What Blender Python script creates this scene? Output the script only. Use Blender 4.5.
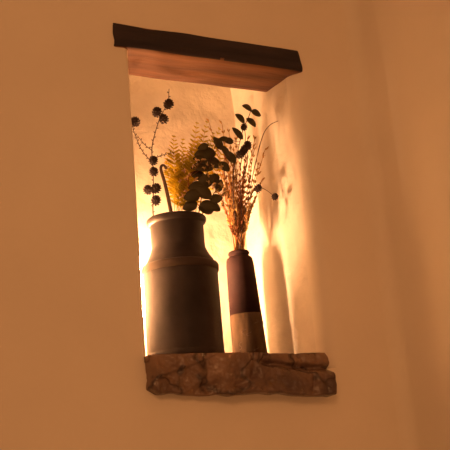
import bpy, bmesh, math, random
from mathutils import Vector, Matrix, noise
for o in list(bpy.data.objects): bpy.data.objects.remove(o)
S = bpy.context.scene
C = S.collection
R = math.radians
# ------------------------------------------------------------------ camera
CAM = Vector((-0.986, -2.51, -0.375)); YAW, PITCH, ROLL, FPX = 0.473, 0.272, -0.087, 900.0
fw = Vector((math.sin(YAW)*math.cos(PITCH), math.cos(YAW)*math.cos(PITCH), math.sin(PITCH)))
r0 = Vector((math.cos(YAW), -math.sin(YAW), 0)); u0 = r0.cross(fw)
cr, sr = math.cos(ROLL), math.sin(ROLL)
rt = r0*cr + u0*sr; up = -r0*sr + u0*cr
cam_d = bpy.data.cameras.new('camera'); cam = bpy.data.objects.new('camera', cam_d); C.objects.link(cam)
m = Matrix((rt, up, -fw)).transposed().to_4x4(); m.translation = CAM
cam.matrix_world = m
cam_d.sensor_width = 36; cam_d.lens = FPX/450*36; cam_d.clip_start = .01
S.camera = cam
def at(px, py, y):
    """point of the room on the plane of depth y seen at photo pixel px, py"""
    d = fw + rt*((px-225)/FPX) - up*((py-225)/FPX)
    return CAM + d*((y-CAM.y)/d.y)
# ------------------------------------------------------------------ light
S.view_settings.view_transform = 'Standard'; S.view_settings.look = 'None'
S.view_settings.exposure = 0.0; S.view_settings.gamma = 1.0; S.view_settings.use_curve_mapping = False
W = bpy.data.worlds.new('world'); S.world = W; W.use_nodes = True
bg = W.node_tree.nodes['Background']
bg.inputs[0].default_value = (1.0, 0.41, 0.142, 1); bg.inputs[1].default_value = 0.285
def area(name, loc, target, size, power, col):
    d = bpy.data.lights.new(name, 'AREA'); d.size = size; d.energy = power; d.color = col
    o = bpy.data.objects.new(name, d); C.objects.link(o); o.location = loc
    o.rotation_euler = (Vector(target)-Vector(loc)).to_track_quat('-Z', 'Y').to_euler()
area('room_fill_high', (-1.5, -3.6, 1.5), (0.3, 0, 0.1), 0.9, 30, (1, .42, .155))  # unseen area light added behind the camera to light the wall evenly
area('room_fill_low', (0.3, -3.2, -0.9), (0.3, 0, 0.0), 0.5, 6, (1, .42, .17))  # weak unseen area light added low in the room as warm fill
# ------------------------------------------------------------------ materials
def mat(name, col, rough=.8, var=.0, scale=8, bump=0, bscale=40, metallic=0, spec=.5, trans=0, col2=None, stretch=(1,1,1), detail=6, emit=None):
    M = bpy.data.materials.new(name); M.use_nodes = True
    N = M.node_tree.nodes; L = M.node_tree.links; P = N['Principled BSDF']
    P.inputs['Roughness'].default_value = rough; P.inputs['Metallic'].default_value = metallic
    P.inputs['Specular IOR Level'].default_value = spec
    P.inputs['Base Color'].default_value = (*col, 1)
    tc = N.new('ShaderNodeTexCoord'); mp = N.new('ShaderNodeMapping'); mp.inputs['Scale'].default_value = stretch
    L.new(tc.outputs['Object'], mp.inputs[0])
    colout = None
    if var or col2:
        n = N.new('ShaderNodeTexNoise'); n.inputs['Scale'].default_value = scale; n.inputs['Detail'].default_value = detail
        L.new(mp.outputs[0], n.inputs['Vector'])
        rp = N.new('ShaderNodeValToRGB')
        a = col2 or tuple(c*(1-var) for c in col)
        rp.color_ramp.elements[0].position = .35; rp.color_ramp.elements[1].position = .65
        rp.color_ramp.elements[0].color = (*a, 1); rp.color_ramp.elements[1].color = (*col, 1)
        L.new(n.outputs[0], rp.inputs[0]); L.new(rp.outputs[0], P.inputs['Base Color']); colout = rp.outputs[0]
    if bump:
        n2 = N.new('ShaderNodeTexNoise'); n2.inputs['Scale'].default_value = bscale; n2.inputs['Detail'].default_value = 5
        L.new(mp.outputs[0], n2.inputs['Vector'])
        b = N.new('ShaderNodeBump'); b.inputs['Strength'].default_value = bump; b.inputs['Distance'].default_value = .01
        L.new(n2.outputs[0], b.inputs['Height']); L.new(b.outputs[0], P.inputs['Normal'])
    if trans:
        T = N.new('ShaderNodeBsdfTranslucent'); X = N.new('ShaderNodeMixShader'); X.inputs[0].default_value = trans
        T.inputs[0].default_value = (*col, 1)
        if colout: L.new(colout, T.inputs[0])
        L.new(P.outputs[0], X.inputs[1]); L.new(T.outputs[0], X.inputs[2]); L.new(X.outputs[0], N['Material Output'].inputs[0])
    if emit:
        P.inputs['Emission Color'].default_value = (*emit[:3], 1); P.inputs['Emission Strength'].default_value = emit[3]
    return M
M_PLASTER = mat('cream_plaster', (.80, .72, .60), .85, var=.05, scale=3, bump=.12, bscale=9)
M_NICHE = mat('rough_niche_plaster', (.80, .72, .60), .8, var=.12, scale=7, bump=1.0, bscale=15)
M_WOOD = mat('dark_old_oak', (.20, .085, .038), .7, col2=(.09, .035, .02), scale=7, bump=.5, bscale=22, stretch=(.35, 3, 3))
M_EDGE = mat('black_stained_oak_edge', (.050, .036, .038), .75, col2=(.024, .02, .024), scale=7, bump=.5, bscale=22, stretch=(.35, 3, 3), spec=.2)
M_STONE = mat('brown_stone', (.25, .15, .095), .22, col2=(.085, .05, .04), scale=6, bump=.8, bscale=34, detail=8)
M_CAN = mat('tarnished_dark_metal', (.036, .026, .025), .5, col2=(.017, .011, .011), scale=7, bump=.12, bscale=30, metallic=0, spec=.22, detail=8)
M_BAND = mat('lighter_brown_band', (.06, .038, .027), .55, col2=(.04, .025, .02), scale=9, bump=.12, bscale=30, spec=.25)  # shoulder band, a lighter brown than the can body
M_CANIN = mat('can_inside', (.03, .02, .015), .7)
M_BRUSH = mat('dark_brown_glaze', (.030, .014, .014), .75, col2=(.018, .008, .009), scale=14, bump=.1, bscale=40, spec=.1)
M_TAN = mat('tan_unglazed_clay', (.075, .047, .027), .9, col2=(.032, .02, .013), scale=22, bump=.25, bscale=50, spec=.08, stretch=(1, 1, .35))
M_INK = mat('dark_scratch', (.06, .035, .02), .8)
M_TWIG = mat('dark_twig', (.07, .032, .018), .8, var=.4, scale=60)
M_CONE = mat('dark_cone_scales', (.045, .02, .014), .75, var=.4, scale=80)
M_HOOK = mat('dark_stick_bark', (.10, .05, .03), .7, var=.4, scale=50)
M_LEAF = mat('dark_olive_leaf', (.075, .06, .018), .55, var=.35, scale=30, trans=.18)
M_FERN = mat('golden_green_fern', (.72, .57, .06), .6, var=.4, scale=25, trans=.72)
M_STRAW = mat('dry_straw', (.55, .31, .09), .7, var=.35, scale=40, trans=.4)
M_RUST = mat('rusty_dry_stem', (.36, .12, .028), .75, var=.35, scale=40, trans=.3)
M_GLINT = mat('pale_gold_gap_glint', (.75, .55, .24), .6, var=.3, scale=60, trans=.5)
M_BULB = mat('glowing_bulb', (1, .8, .5), .4, emit=(1, .51, .235, 660))
M_BRASS = mat('brass_lamp_base', (.5, .33, .12), .35, metallic=1)
def fissures(M, scale, width, col):
    N = M.node_tree.nodes; L = M.node_tree.links; P = N['Principled BSDF']
    tc = N.new('ShaderNodeTexCoord'); n = N.new('ShaderNodeTexNoise'); n.inputs['Scale'].default_value = scale; n.inputs['Detail'].default_value = 3
    L.new(tc.outputs['Object'], n.inputs['Vector'])
    a = N.new('ShaderNodeMath'); a.operation = 'SUBTRACT'; a.inputs[1].default_value = .5; L.new(n.outputs[0], a.inputs[0])
    b = N.new('ShaderNodeMath'); b.operation = 'ABSOLUTE'; L.new(a.outputs[0], b.inputs[0])
    c = N.new('ShaderNodeMapRange'); c.inputs['From Max'].default_value = width; L.new(b.outputs[0], c.inputs['Value'])
    x = N.new('ShaderNodeMix'); x.data_type = 'RGBA'; x.inputs[6].default_value = (*col, 1)
    L.new(c.outputs[0], x.inputs[0]); src = P.inputs['Base Color'].links[0].from_socket
    L.new(src, x.inputs[7]); L.new(x.outputs[2], P.inputs['Base Color'])
fissures(M_STONE, 5.5, .024, (.055, .032, .024))
# ------------------------------------------------------------------ helpers
def build(name, bm, M, parent=None, smooth=True):
    bmesh.ops.recalc_face_normals(bm, faces=bm.faces[:])
    me = bpy.data.meshes.new(name); bm.to_mesh(me); bm.free()
    if smooth:
        for p in me.polygons: p.use_smooth = True
    me.materials.append(M)
    o = bpy.data.objects.new(name, me); C.objects.link(o)
    if parent:
        o.parent = parent
        o.location = -Vector(parent.location) if o.parent.get('world_parts') else (0, 0, 0)
    return o
def tag(o, label, cat, group=None):
    o['label'] = label; o['category'] = cat
    if group: o['group'] = group
    return o
def thing(name, loc, label, cat, group=None):
    o = bpy.data.objects.new(name, None); C.objects.link(o); o.location = loc; o.empty_display_size = .03
    return tag(o, label, cat, group)
def shift(bm, v):
    bmesh.ops.translate(bm, vec=v, verts=bm.verts[:])
    return bm
def catmull(P, n=6):
    P = [Vector(p) for p in P]
    if len(P) < 3: return [P[0].lerp(P[-1], i/n) for i in range(n+1)]
    Q = [P[0]*2-P[1]] + P + [P[-1]*2-P[-2]]; out = []
    for i in range(1, len(Q)-2):
        for k in range(n):
            t = k/n; a, b, c, d = Q[i-1:i+3]
            out.append(.5*((2*b)+(c-a)*t+(2*a-5*b+4*c-d)*t*t+(3*b-a-3*c+d)*t**3))
    out.append(P[-1]); return out
def tube(bm, P, ra, rb=None, seg=7):
    rb = ra if rb is None else rb; n = len(P); rings = []
    ref = Vector((.3, .9, .2)).normalized()
    for i, p in enumerate(P):
        d = (P[min(i+1, n-1)]-P[max(i-1, 0)]).normalized()
        a = d.cross(ref).normalized(); b = d.cross(a)
        r = ra+(rb-ra)*i/(n-1)
        rings.append([bm.verts.new(p+a*math.cos(k*math.tau/seg)*r+b*math.sin(k*math.tau/seg)*r) for k in range(seg)])
    for i in range(n-1):
        for k in range(seg):
            bm.faces.new((rings[i][k], rings[i][(k+1) % seg], rings[i+1][(k+1) % seg], rings[i+1][k]))
    bm.faces.new(rings[0][::-1]); bm.faces.new(rings[-1])
def lathe(bm, prof, seg=64, c=Vector((0, 0, 0)), wob=0, close=True):
    rings = []
    for r, z in prof:
        rings.append([bm.verts.new(c+Vector((r*math.cos(k*math.tau/seg), r*math.sin(k*math.tau/seg), z))*1.0) for k in range(seg)])
    for i in range(len(rings)-1):
        for k in range(seg):
            bm.faces.new((rings[i][k], rings[i][(k+1) % seg], rings[i+1][(k+1) % seg], rings[i+1][k]))
    if close:
        bm.faces.new(rings[0][::-1]); bm.faces.new(rings[-1])
def smoothprof(pts, n=4):
    return [(v.x, v.z) for v in catmull([Vector((r, 0, z)) for r, z in pts], n)]
def leaf(bm, base, tip, width, nrm, cup=.15, n=6, shape=1.0):
    """a leaf blade with its own thickness, widest a little past the middle"""
    ax = tip-base; L = ax.length; ax.normalize()
    side = ax.cross(nrm).normalized(); nn = side.cross(ax).normalized(); T = .0006
    top = []; bot = []
    for i in range(n+1):
        t = i/n; w = width*.5*(math.sin(math.pi*min(1, t**shape*.97+.015)))**.65
        c = base+ax*L*t+nn*(cup*L*.5*math.sin(math.pi*t))
        row = [c-side*w+nn*w*cup, c, c+side*w+nn*w*cup]
        top.append([bm.verts.new(p+nn*T) for p in row]); bot.append([bm.verts.new(p-nn*T) for p in row])
    for i in range(n):
        for k in range(2):
            bm.faces.new((top[i][k], top[i][k+1], top[i+1][k+1], top[i+1][k]))
            bm.faces.new((bot[i][k+1], bot[i][k], bot[i+1][k], bot[i+1][k+1]))
        bm.faces.new((top[i][0], top[i+1][0], bot[i+1][0], bot[i][0]))
        bm.faces.new((top[i+1][2], top[i][2], bot[i][2], bot[i+1][2]))
rnd = random.Random(7)
def rv(s): return Vector((rnd.uniform(-s, s), rnd.uniform(-s, s), rnd.uniform(-s, s)))
# ------------------------------------------------------------------ setting
Z0 = -.008
OW, OH, DEP = 0.626, 1.0, 0.42           # niche opening and depth
def opening():
    """loop of the niche opening: x, z, lip radius, splay per metre of depth, outward direction"""
    pts = []
    nz = 40
    for i in range(nz+1):                # left edge upwards
        z = -.06+(OH+.02+.06)*i/nz
        pts.append((.002*noise.noise(Vector((0, 0, z*7)))+.004*max(0, (z-.93)/.07), z, .012+.012*max(0, (z-.93)/.07), .10, (-1, 0)))
    for i in range(1, 16):
        pts.append((OW*i/16, OH+.02, .006, 0, (0, 1)))
    for i in range(nz+1):                # right edge downwards
        z = OH+.02-(OH+.02+.06)*i/nz
        pts.append((OW+.004*noise.noise(Vector((3, 0, z*6))), z, .055, -.07, (1, 0)))
    for i in range(1, 16):
        pts.append((OW*(1-i/16), -.06, .006, 0, (0, -1)))
    return pts
OP = opening(); n = len(OP)
bm = bmesh.new(); loops = []
XL, XR, ZB, ZT = -2.2, .875, -1.3, 2.0
def outer(x, z, o):
    if o[0] < 0: return (XL, ZB+(ZT-ZB)*(z+.06)/(OH+.08))
    if o[0] > 0: return (XR, ZB+(ZT-ZB)*(z+.06)/(OH+.08))
    return (XL+(XR-XL)*x/OW, ZT if o[1] > 0 else ZB)
fr = [.0, .3, .6, .8, .92, 1.0]
for f in fr:
    lp = []
    for x, z, r, s, o in OP:
        ox, oz = outer(x, z, o); ix, iz = x+o[0]*r, z+o[1]*r
        lp.append(bm.verts.new((ox+(ix-ox)*f, 0, oz+(iz-oz)*f)))
    loops.append(lp)
for k in range(1, 9):
    t = k/8*math.pi/2; lp = []
    for x, z, r, s, o in OP:
        lp.append(bm.verts.new((x+o[0]*r*(1-math.sin(t)), r*(1-math.cos(t)), z+o[1]*r*(1-math.sin(t)))))
    loops.append(lp)
for a, b in zip(loops, loops[1:]):
    for k in range(n): bm.faces.new((a[k], a[(k+1) % n], b[(k+1) % n], b[k]))
o = build('wall_front', bm, M_PLASTER); o['kind'] = 'structure'
bm = bmesh.new(); loops = []
for k in range(0, 15):
    lp = []
    for x, z, r, s, o in OP:
        y = r+(DEP-r)*k/14; e = min(1, max(0, (k-11)/3)); rc = .004*(1-math.sqrt(max(0, 1-e*e)))
        dx = s*(y-r)*(1 if o[0] > 0 else 0)
        nz_ = .006*noise.noise(Vector((x*8+5, y*9, z*6)))*min(1, k/4)
        lp.append(bm.verts.new((x+dx-o[0]*(rc-nz_), y, z-o[1]*rc+(.12*min(1, k/9) if o[1] > 0 else 0))))
    loops.append(lp)
for a, b in zip(loops, loops[1:]):
    for k in range(n): bm.faces.new((a[k], a[(k+1) % n], b[(k+1) % n], b[k]))
NX, NZ = 26, 44                          # the back of the niche, slightly uneven
gb = [[bm.verts.new((-.05+.72*a/NX, DEP+.004*noise.noise(Vector((a*.55, 9, b*.5)))-.004, -.08+1.24*b/NZ)) for b in range(NZ+1)] for a in range(NX+1)]
for a in range(NX):
    for b in range(NZ): bm.faces.new((gb[a][b], gb[a+1][b], gb[a+1][b+1], gb[a][b+1]))
o = build('wall_niche', bm, M_NICHE); o['kind'] = 'structure'
# right-hand wall, meeting the front wall in a softly rounded plaster corner
bm = bmesh.new(); prof = []
rc = .05
prof = [(XR-.0, 0.0)]
prof = [(XR+rc*(math.sin(t*math.pi/16))-.0, -rc*(1-math.cos(t*math.pi/16))) for t in range(9)]
prof += [(XR+rc, -.3), (XR+rc, -1), (XR+rc, -2.2), (XR+rc, -4.5)]
zs = [ZB+(ZT-ZB)*i/10 for i in range(11)]
g = [[bm.verts.new((x, y, z)) for z in zs] for x, y in prof]
for i in range(len(prof)-1):
    for k in range(10): bm.faces.new((g[i][k], g[i+1][k], g[i+1][k+1], g[i][k+1]))
o = build('wall_right', bm, M_PLASTER); o['kind'] = 'structure'
# ------------------------------------------------------------------ wooden lintel
def block(bm, x0, x1, y0, y1, z0, z1, nx, ny, nz, fn):
    """closed box of grid faces, every point passed through fn"""
    V = {}
    def vert(i, j, k):
        if (i, j, k) not in V:
            V[i, j, k] = bm.verts.new(fn(Vector((x0+(x1-x0)*i/nx, y0+(y1-y0)*j/ny, z0+(z1-z0)*k/nz)), (i/nx, j/ny, k/nz)))
        return V[i, j, k]
    for i in range(nx):
        for j in range(ny):
            for k in (0, nz): bm.faces.new((vert(i, j, k), vert(i+1, j, k), vert(i+1, j+1, k), vert(i, j+1, k)))
    for i in range(nx):
        for k in range(nz):
            for j in (0, ny): bm.faces.new((vert(i, j, k), vert(i+1, j, k), vert(i+1, j, k+1), vert(i, j, k+1)))
    for j in range(ny):
        for k in range(nz):
            for i in (0, nx): bm.faces.new((vert(i, j, k), vert(i, j+1, k), vert(i, j+1, k+1), vert(i, j, k+1)))
def lint(p, u):
    q = p.copy()
    e = .0035
    q += Vector((.0, 1, 0))*(.0025*noise.noise(Vector((p.x*9, 1, p.z*40)))) if u[1] == 0 else Vector()
    q.z += .003*noise.noise(Vector((p.x*7, p.y*6, u[2]*9)))
    q.x += .006*noise.noise(Vector((u[0]*9, p.y*15, p.z*22)))*(1 if u[0] in (0, 1) else 0)
    if u[0] == 1: q.x += .010*math.sin((1-u[2])*math.pi*.6)-.004
    nb = sum((u[0] in (0, 1), u[1] in (0, 1), u[2] in (0, 1)))
    if nb > 1:
        c = Vector(((u[0]-.5), (u[1]-.5), (u[2]-.5)))
        q -= Vector((e*(1 if c.x > 0 else -1) if u[0] in (0, 1) else 0, e*(1 if c.y > 0 else -1) if u[1] in (0, 1) else 0, e*(1 if c.z > 0 else -1) if u[2] in (0, 1) else 0))
    return q
bm = bmesh.new()
block(bm, -.053, .659, -.008, .196, OH, OH+.088, 48, 14, 8, lint)
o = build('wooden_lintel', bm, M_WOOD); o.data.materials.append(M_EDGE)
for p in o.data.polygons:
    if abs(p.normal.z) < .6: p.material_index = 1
tag(o, 'dark old wooden lintel board across the top of the lit wall niche', 'lintel')
# ------------------------------------------------------------------ stone sill
def stone(p, u):
    q = p.copy(); x, y, z = p
    t = (x+.012)/.67                     # 0 left .. 1 right
    nv = noise.noise
    edge = min(1, min(t, 1-t)/.045)
    if u[1] < .5:                        # front half is the rough outer face
        f = (1-u[1]*2)
        d = .012*nv(Vector((x*7, 3, z*10)))+.010*nv(Vector((x*19, 5, z*24)))+.006*nv(Vector((x*45, 5, z*50)))+.003*nv(Vector((x*95, 5, z*99)))
        v = abs(nv(Vector((x*6+4, 8, z*7+x*4))))
        d += .010*max(0, 1-v/.12)
        # long dark crack of the right-hand half under its top layer
        if t > .52:
            zc = -.040-.035*(t-.52)+.004*nv(Vector((x*14, 0, 0)))
            w = .009+.004*nv(Vector((x*10, 2, 0)))
            d += .036*math.exp(-((z-zc)/max(.004, w))**2)*min(1, (t-.52)/.08)
            if z > zc: d += (.006+.030*(z-zc)/(Z0-zc))*min(1, (t-.52)/.1)
        # dark chunk at the left end with a slanting facet
        s = (z+.02)+(.30-t)*.22
        if t < .34 and z < -.0: d += .014*max(0, min(1, (.34-t)/.06))*(1 if s < 0 else .2)
        d += .012*(1-math.sqrt(max(0, 1-(1-edge)**2)))*2
        if u[2] == 1 or u[2] == 0: d += .006
        q.y += d*f
    q.x += .012*nv(Vector((u[0]*5, y*9, z*22)))*(1-edge)
    if u[2] < 1:
        bulge = math.sin(max(0, min(1, -z/.13))*math.pi)
        if t > .9: q.x += .022*bulge*(t-.9)/.1
        low = (1-u[2])
        q.z += low*(.010*nv(Vector((x*8, y*5, 2)))+.006*nv(Vector((x*22, y*5, 4)))-.034*t+.010*math.exp(-((t-.53)/.05)**2))
        q.z += low*.05*(1-edge)*(.9 if t > .5 else .25)
    elif u[1] < .12:
        q.z -= .004+.004*abs(nv(Vector((x*16, 0, 5))))+.02*(1-edge)
    return q
bm = bmesh.new()
block(bm, -.008, .612, -.056, DEP-.004, -.122, Z0, 150, 16, 30, stone)
o = build('stone_sill', bm, M_STONE, smooth=True)
tag(o, 'rough brown stone slab forming the sill under the lit wall niche', 'sill')
# ------------------------------------------------------------------ milk can
yc = .15
base = at(186, 354, yc); base.z = 0
CX, CYc = base.x, yc
can = thing('milk_can', (CX, CYc, Z0), 'tall dark metal milk can with a narrower neck, left of the bottle', 'milk can')
def zof(py): return at(183, py, yc).z-Z0
zb, zs_, zn, zr = 0.0, zof(267), zof(247), zof(220)
rb = .1245
bm = bmesh.new()
lathe(bm, [(0.02, .004), (rb-.004, .004), (rb, .01)]+[(rb, .02+(zs_-.04)*i/6) for i in range(7)]+[(rb-.001, zs_-.012), (rb-.006, zs_-.006)])
build('body', bm, M_CAN, can)
bm = bmesh.new()
lathe(bm, [(rb-.001, zs_-.024), (rb+.0045, zs_-.022), (rb+.005, zs_-.004), (rb+.002, zs_+.002), (rb-.008, zs_+.006), (rb-.012, zs_-.01)], close=False)
build('shoulder_band', bm, M_BAND, can)
bm = bmesh.new()
rn = .0895
lathe(bm, smoothprof([(rb-.004, zs_), (rb-.011, zs_+.016), (rb-.023, zs_+.034), (rn+.003, zs_+.055), (rn, zs_+.072), (rn, zr-.03), (rn+.002, zr-.012)]), close=False)
build('neck', bm, M_CAN, can)
bm = bmesh.new()
lathe(bm, smoothprof([(rn, zr-.022), (rn+.008, zr-.016), (rn+.011, zr-.006), (rn+.008, zr+.001), (rn-.001, zr), (rn-.006, zr-.01), (rn-.006, zr-.05), (rn-.006, zr-.10)]), close=False)
lathe(bm, [(.002, zr-.101), (rn-.006, zr-.10)], close=False)
build('rim', bm, M_CAN, can)
bm = bmesh.new()
lathe(bm, [(rb, .0), (rb+.0015, .002), (rb+.0015, .022), (rb, .028)], close=False)
lathe(bm, [(.002, .0005), (rb, .0)], close=False)
build('foot_band', bm, M_CAN, can)
MOUTH = Vector((CX, CYc, zr))
# ------------------------------------------------------------------ stoneware bottle
yb = .272
b0 = at(250, 351, yb)
BX = b0.x
bot = thing('stoneware_bottle', (BX, yb, Z0), 'dark brown stoneware bottle with a tan lower part, right of the milk can', 'bottle')
bot.rotation_euler = (0, R(-1.4), 0)
def zb_(py): return at(245, py, yb).z-Z0
zt, zl, zm = zb_(257), zb_(315), zb_(251)
bm = bmesh.new()
r1, rl, r2 = .0625, .0565, .0465
lathe(bm, [(rl, zl), (r2+.003, zt-.03), (r2+.001, zt-.014), (r2-.002, zt-.006), (r2-.010, zt), (r2-.016, zt+.002)])
build('glazed_body', bm, M_BRUSH, bot)
bm = bmesh.new()
lathe(bm, [(.01, 0), (r1-.002, 0), (r1, .004), (r1-.0005, .02), (rl, zl)])
o = build('lower_body', bm, M_TAN, bot); o['label'] = 'tan unglazed lower part with dark scratches'
bm = bmesh.new()
import colorsys
for k in range(9):                       # dark scratch marks on the clay
    a = R(-150+k*17+rnd.uniform(-5, 5)); z = rnd.uniform(.03, zl-.02); L = rnd.uniform(.012, .035)
    P = []
    for i in range(6):
        aa = a+.12*math.sin(i*1.3+k)+.03*i; zz = min(zl-.004, z+L*i/5); rr = r1+(rl-r1)*zz/zl+.0002
        P.append(Vector((rr*math.cos(aa), rr*math.sin(aa), zz)))
    tube(bm, catmull(P, 2), .0011, .0007, 5)
build('scratch_mark', bm, M_INK, bot)['kind'] = 'stuff'
bm = bmesh.new()
ro = .036
lathe(bm, [(ro-.004, zt), (ro, zt+.004), (ro+.003, zt+.011), (ro, zt+.018), (ro-.005, zt+.020), (ro-.010, zt+.017), (ro-.011, zt+.004), (ro-.011, zt-.08), (.001, zt-.081)], close=False)
build('mouth', bm, M_BRUSH, bot)
BM = Vector((BX, yb, zt+.018))
# ------------------------------------------------------------------ lamp behind the can
ly = .292; lx = CX-.095
lamp = thing('niche_lamp', (lx, ly, Z0), 'small glowing tube lamp standing on the stone sill behind the milk can', 'lamp')
bm = bmesh.new()
lathe(bm, smoothprof([(.022, .0), (.022, .005), (.012, .012), (.009, .03), (.009, .15), (.014, .17)]))
build('lamp_base', bm, M_BRASS, lamp)
bm = bmesh.new()
lathe(bm, smoothprof([(.012, .168), (.017, .18), (.018, .22), (.018, .28), (.018, .35), (.015, .375), (.008, .388), (.002, .39)]), seg=24)
build('bulb', bm, M_BULB, lamp)
# ------------------------------------------------------------------ curved stick in the can
def path(pp, n=6): return catmull([at(*p) for p in pp], n)
bm = bmesh.new(); root = at(171.5, 214, .09)
P = path([(173, 226, 0.122), (171, 212, 0.120), (168, 197, 0.118), (164.5, 182, 0.118), (161.2, 171, 0.118), (161.3, 166.3, 0.118), (164, 165.5, 0.118), (166.5, 169, 0.118)])
tube(bm, P, .0072, .0040, 9)
st = thing('hooked_stick', P[0], "dark curved stick with a hooked tip rising from the milk can's mouth", 'stick')
build('stick', shift(bm, -P[0]), M_HOOK, st)
# ------------------------------------------------------------------ cone branches
def conemesh(r=.0172):
    bm = bmesh.new()
    bmesh.ops.create_icosphere(bm, subdivisions=2, radius=r*.80)
    ga = math.pi*(3-math.sqrt(5)); N = 44
    for i in range(N):
        z = 1-2*(i+.5)/N; rr = math.sqrt(1-z*z); d = Vector((rr*math.cos(ga*i), rr*math.sin(ga*i), z))
        t = Vector((0, 0, 1))-d*d.z
        t = t.normalized() if t.length > .05 else Vector((1, 0, 0))
        s = d.cross(t); b = d*r*.72
        w = r*.23; q = [b-s*w, b+s*w, b+s*w*.8+(d*.30+t*.18)*r, b+(d*.38+t*.26)*r, b-s*w*.8+(d*.30+t*.18)*r]
        top = [bm.verts.new(p+t*r*.05) for p in q]; bo = [bm.verts.new(p-t*r*.05) for p in q]
        bm.faces.new(top); bm.faces.new(bo[::-1])
        for k in range(5): bm.faces.new((top[k], bo[k], bo[(k+1) % 5], top[(k+1) % 5]))
    return bm
def cone_branch(label, stems, cones, spur):
    origin = at(*stems[0][0])
    t = thing('cone_branch', origin, label, 'branch')
    bm = bmesh.new()
    for q in stems:
        P = path(q, 7); tube(bm, P, .0022 if q is stems[0] else .0016, .0010, 6)
        for i in range(3, len(P)-1, 2):
            if spur:
                d = (P[i+1]-P[i]).normalized(); s = d.cross(Vector((0, 1, 0)))*(1 if i % 4 == 1 else -1)
                e = P[i]+s*.0055+d*.003
                tube(bm, [P[i], P[i]+s*.003, e], .0013, .0017, 5)
    build('twig', shift(bm, -origin), M_TWIG, t)
    for k, (px, py, y, s) in enumerate(cones):
        bm = conemesh()
        bmesh.ops.transform(bm, matrix=Matrix.Translation(at(px, py, y)-origin) @ Matrix.Rotation(rnd.uniform(0, 6), 4, 'Z') @ Matrix.Rotation(rnd.uniform(-.6, .6), 4, 'X') @ Matrix.Diagonal((s, s, s*1.04, 1)), verts=bm.verts[:])
        build('cone', bm, M_CONE, t)
    return t
cone_branch('leafless twig with round dark cones rising from the left of the milk can',
  [[(155.5, 226, 0.145), (153, 212, 0.145), (153.3, 190, 0.145), (153, 168, 0.145), (151.8, 150, 0.145), (154, 137, 0.145), (158.5, 122, 0.145), (163, 112, 0.145), (168, 102, 0.145), (169, 89, 0.145)],
   [(152.8, 162, 0.145), (146, 156, 0.145), (140, 147, 0.145), (136.5, 138, 0.145), (133, 128, 0.145), (134.5, 121, 0.145)],
   [(152.5, 151, 0.145), (145, 145, 0.145), (137.5, 136, 0.145)],
   [(153, 160, 0.145), (160, 156, 0.145), (167, 154, 0.145), (175, 152, 0.145)]],
  [(168.6, 104.2, 0.145, 1), (157.2, 112.4, 0.142, 1), (163.8, 119.2, 0.148, .95), (135.2, 121.8, 0.145, .95), (153.3, 160.8, 0.144, .9),
   (153.8, 172, 0.144, .92), (148, 190, 0.144, .92), (156, 188.6, 0.140, .98), (155.8, 200.6, 0.144, .98)], True)
cone_branch('twig with dark cones leaning right out of the stoneware bottle',
  [[(239, 262, yb), (240, 247, yb-.01), (243, 225, .22), (247, 204, .19), (253, 192, .17), (258, 187, .16), (266, 190, .14), (274, 196, .12)],
   [(242, 230, .225), (241, 200, .20), (240, 172, .18), (243, 152, .165), (245.5, 138, .155), (244, 127, .15)],
   [(241, 180, .185), (247, 165, .17), (247, 149, .16)],
   [(247, 204, .19), (254, 170, .13), (259, 148, .09), (264, 133, .06), (270, 125, .045), (278, 121, .03)]],
  [(247.6, 145.6, .16, .92), (244.4, 150, .155, .9), (240.2, 154.4, .16, .95), (244, 127.2, .15, .72), (258, 188.4, .16, .82), (275, 197, .12, .72)], False)
# ------------------------------------------------------------------ leafy sprigs
def sprig(label, stem, leaves, group=None, y0=.1):
    origin = at(*stem[0]); t = thing('leafy_sprig', origin, label, 'leafy sprig', group)
    bm = bmesh.new(); P = path(stem, 8); tube(bm, P, .0022, .0011, 6)
    lb = bmesh.new()
    for (px, py, ang, ln, wd) in leaves:
        y = y0+rnd.uniform(-.025, .025)
        a = R(ang); dx, dy = math.cos(a)*ln*.56, -math.sin(a)*ln*.56
        b, e = at(px-dx, py-dy, y), at(px+dx, py+dy, y+rnd.uniform(-.012, .012))
        near = min(P, key=lambda p: (p-b).length)
        if (near-b).length > (near-e).length: b, e = e, b; near = min(P, key=lambda p: (p-b).length)
        tube(bm, catmull([near, (near+b)/2+Vector((0, 0, -.003)), b], 3), .0009, .0008, 5)
        leaf(lb, b, e, wd/240, (Vector((rnd.uniform(-.35, .35), -1, rnd.uniform(-.2, .35)))).normalized(), cup=.12, n=8, shape=.85)
    build('stem', shift(bm, -origin), M_TWIG, t); build('foliage', shift(lb, -origin), M_LEAF, t)
sprig('tall sprig with paired dark oval leaves at the top of the bouquet',
  [(239, 262, yb), (238, 240, yb-.01), (234, 205, .2), (233, 175, .17), (238, 150, .15), (243, 130, .13), (249, 116, .12), (251, 109, .12)],
  [(247, 108, -25, 9.5, 7), (256, 113.5, -25, 9.5, 7), (239.8, 118.5, -42, 11, 7.5), (251, 122.5, -45, 11, 7.5), (237.5, 133.5, -48, 14, 6), (228.5, 141, -20, 9, 6), (229.5, 157, -50, 15, 9), (217.5, 143.5, -60, 13, 9), (223, 139.5, 10, 10, 5)], y0=.13)
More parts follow.
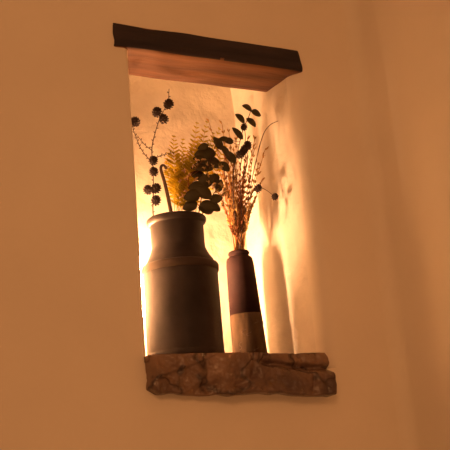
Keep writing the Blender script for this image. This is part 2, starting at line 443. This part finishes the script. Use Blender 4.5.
sprig('dense sprig of dark leaves above the right side of the can mouth',
  [(197, 232, .12), (199, 212, .11), (203, 190, .1), (208, 170, .1), (213, 152, .1), (217, 142, .1)],
  [(205, 154, 5, 19, 11), (214, 163, -30, 14, 9), (196, 187, 10, 14, 9), (224, 167, -40, 12, 8), (200, 160, -10, 13, 8), (202, 168, 0, 20, 10), (198, 176, -15, 15, 9), (206, 181, 30, 16, 11), (204, 193, -35, 16, 11), (192, 196, 15, 15, 10), (190, 206, 25, 14, 9), (208, 206, -15, 14, 9), (225, 152, -55, 13, 8), (203, 147, 20, 10, 6)], y0=.10)
sprig('low sprig of dark leaves drooping over the can rim towards the bottle',
  [(200, 230, .14), (203, 212, .12), (209, 200, .1), (216, 190, .095), (219, 178, .095)],
  [(206, 209, -10, 14, 9), (214, 207, -30, 13, 8), (216, 199, 20, 11, 8), (219, 186, 70, 12, 7), (213, 179, 20, 12, 8)], y0=.1)
# ------------------------------------------------------------------ fern fronds
def frond(stem, width, label):
    origin = at(*stem[0]); t = thing('fern_frond', origin, label, 'fern', 'golden fern fronds in the milk can')
    P = path(stem, 9); bm = bmesh.new(); tube(bm, P, .0014, .0006, 5); lb = bmesh.new(); n = len(P)
    for i in range(int(n*.30), n-1, 2):
        f = (i-n*.30)/(n*.70); w = width/310*.62*(1-f)**.7*(.45+min(1, f*5)*.55)
        d = (P[i+1]-P[i]).normalized()
        for s in (-1, 1):
            sd = d.cross(Vector((.15, 1, .1))).normalized()*s
            e = P[i]+(sd*.86+d*.62).normalized()*w+rv(.002)
            leaf(lb, P[i], e, max(.005, w*.30), (Vector((.1, -1, .2))+rv(.4)).normalized(), cup=.1, n=4, shape=.7)
    build('rachis', shift(bm, -origin), M_FERN, t); build('foliage', shift(lb, -origin), M_FERN, t)
FL = 'golden green feathery fern frond standing in the milk can'
for k, (tip, mid, w) in enumerate([((174, 135), (175, 172), 26), ((166, 158), (172, 182), 20), ((186, 147), (183, 178), 26), ((191, 157), (187, 184), 26), ((197, 121), (194, 165), 24),
                      ((207, 120), (201, 165), 24), ((180, 162), (180, 186), 26), ((173, 168), (176, 190), 22), ((214, 132), (205, 168), 22), ((196, 140), (190, 175), 26), ((187, 178), (186, 196), 26), ((171, 176), (177, 196), 20), ((220, 127), (208, 170), 22), ((201, 136), (195, 172), 26), ((183, 138), (182, 175), 22), ((228, 140), (212, 178), 22)]):
    y = .19+.07*((k*37 % 10)/10)
    frond([(186+(k*5 % 14)-6, 228, .16), (184+(k*5 % 14)-6+(mid[0]-186)*.3, 211, .5*y+.075), (mid[0], mid[1], y), ((mid[0]+tip[0])/2-1, (mid[1]+tip[1])/2, y), (tip[0], tip[1], y)], w, FL)
# ------------------------------------------------------------------ dried grasses in the bottle, florets standing in for backlit gaps
def stalk(k, tip, bend, M, lab, kind):
    y = min(yb-.01+.05*rnd.uniform(-1, .9), .42*(292+(tip[1]-73)*.122-tip[0])/66-.05); bx = 239+rnd.uniform(-5, 5)
    st = [(bx, 264, yb), (bx, 248, yb), (bx+(bend[0]-bx)*.5, 248+(bend[1]-248)*.5, y), (bend[0], bend[1], y), (tip[0], tip[1], y)]
    origin = at(*st[0]); t = thing('dried_grass_stalk', origin, lab, 'dried grass', 'dried grass stalks in the bottle')
    P = path(st, 7); bm = bmesh.new(); tube(bm, P, .0020, .0011, 5)
    lb = bmesh.new(); n = len(P); tube(lb, P[int(n*.45)-1:], .0016, .0009, 5)
    for i in range(int(n*.45), n):
        d = (P[i]-P[i-1]).normalized()
        for q in range(3):
            sd = (d.cross(rv(1).normalized())).normalized()
            e = P[i]+(sd*.5+d).normalized()*rnd.uniform(.010, .022)
            leaf(lb, P[i], e, .0055, rv(1).normalized(), n=3)
    build('stem', shift(bm, -origin), M, t); build('seed_head', shift(lb, -origin), M, t)
GL = 'thin dried golden stalk with a feathery seed head in the bottle'
tips = [((222, 124), (231, 190)), ((229, 132), (234, 190)), ((214, 140), (228, 195)), ((236, 140), (236, 195)), ((240, 165), (240, 205)), ((247, 160), (243, 200)),
        ((254, 150), (246, 200)), ((258, 165), (248, 205)), ((262, 180), (250, 212)), ((250, 178), (244, 215)), ((233, 160), (235, 205)), ((226, 158), (232, 205)),
        ((220, 172), (229, 212)), ((216, 186), (228, 218)), ((244, 190), (241, 220)), ((255, 200), (246, 225)), ((230, 180), (234, 215)), ((236, 180), (237, 215)),
        ((265, 150), (249, 205)), ((225, 190), (232, 222)), ((209, 122), (226, 185)), ((239, 186), (239, 222)), ((251, 205), (244, 228)), ((222, 200), (231, 226))]
for k, (a, b) in enumerate(tips):
    stalk(k, a, b, M_RUST if k in (4, 9, 10, 11, 12, 14, 16, 17, 21, 23) else M_STRAW, GL, k)
for k in range(14):
    tx = rnd.uniform(212, 262); ty = rnd.uniform(135, 200); stalk(k, (tx, ty), (238+(tx-238)*.42, ty+(248-ty)*.45), M_RUST if k % 3 else M_STRAW, GL, k)
def gap_florets(label, stem, heads):  # pale florets put in where backlit gaps gleam between the leaves
    origin = at(*stem[0]); t = thing('gap_glint_sprig', origin, label, 'floret glint')
    P = path(stem, 8); bm = bmesh.new(); tube(bm, P, .0016, .0009, 5)
    for px, py, y in heads:
        c = at(px, py, y); fb = bmesh.new(); near = min(P, key=lambda p: (p-c-Vector((0, 0, -.03))).length)
        tube(bm, [near, (near+c)/2, c], .0008, .0006, 5)
        for q in range(6):
            d = rv(1).normalized(); leaf(fb, c, c+d*rnd.uniform(.007, .011), .006, rv(1).normalized(), n=3)
        build('gap_glint', shift(fb, -origin), M_GLINT, t)
    build('stem', shift(bm, -origin), M_RUST, t)
hd = lambda x0, x1, y0, y1, n: [(rnd.uniform(x0, x1), rnd.uniform(y0, y1), .10+rnd.uniform(-.03, .03)) for _ in range(n)]
gap_florets('sprig of small pale gold florets standing in for backlit gaps between the dark leaves and the bottle', [(239, 262, yb), (237, 246, yb), (228, 215, .2), (217, 190, .16), (212, 172, .15)], hd(205, 226, 162, 205, 22))
gap_florets('sprig of small gold florets standing in for backlit gaps low among the fern fronds', [(192, 232, .14), (192, 212, .12), (190, 195, .1), (188, 178, .1)], hd(178, 204, 158, 204, 18))
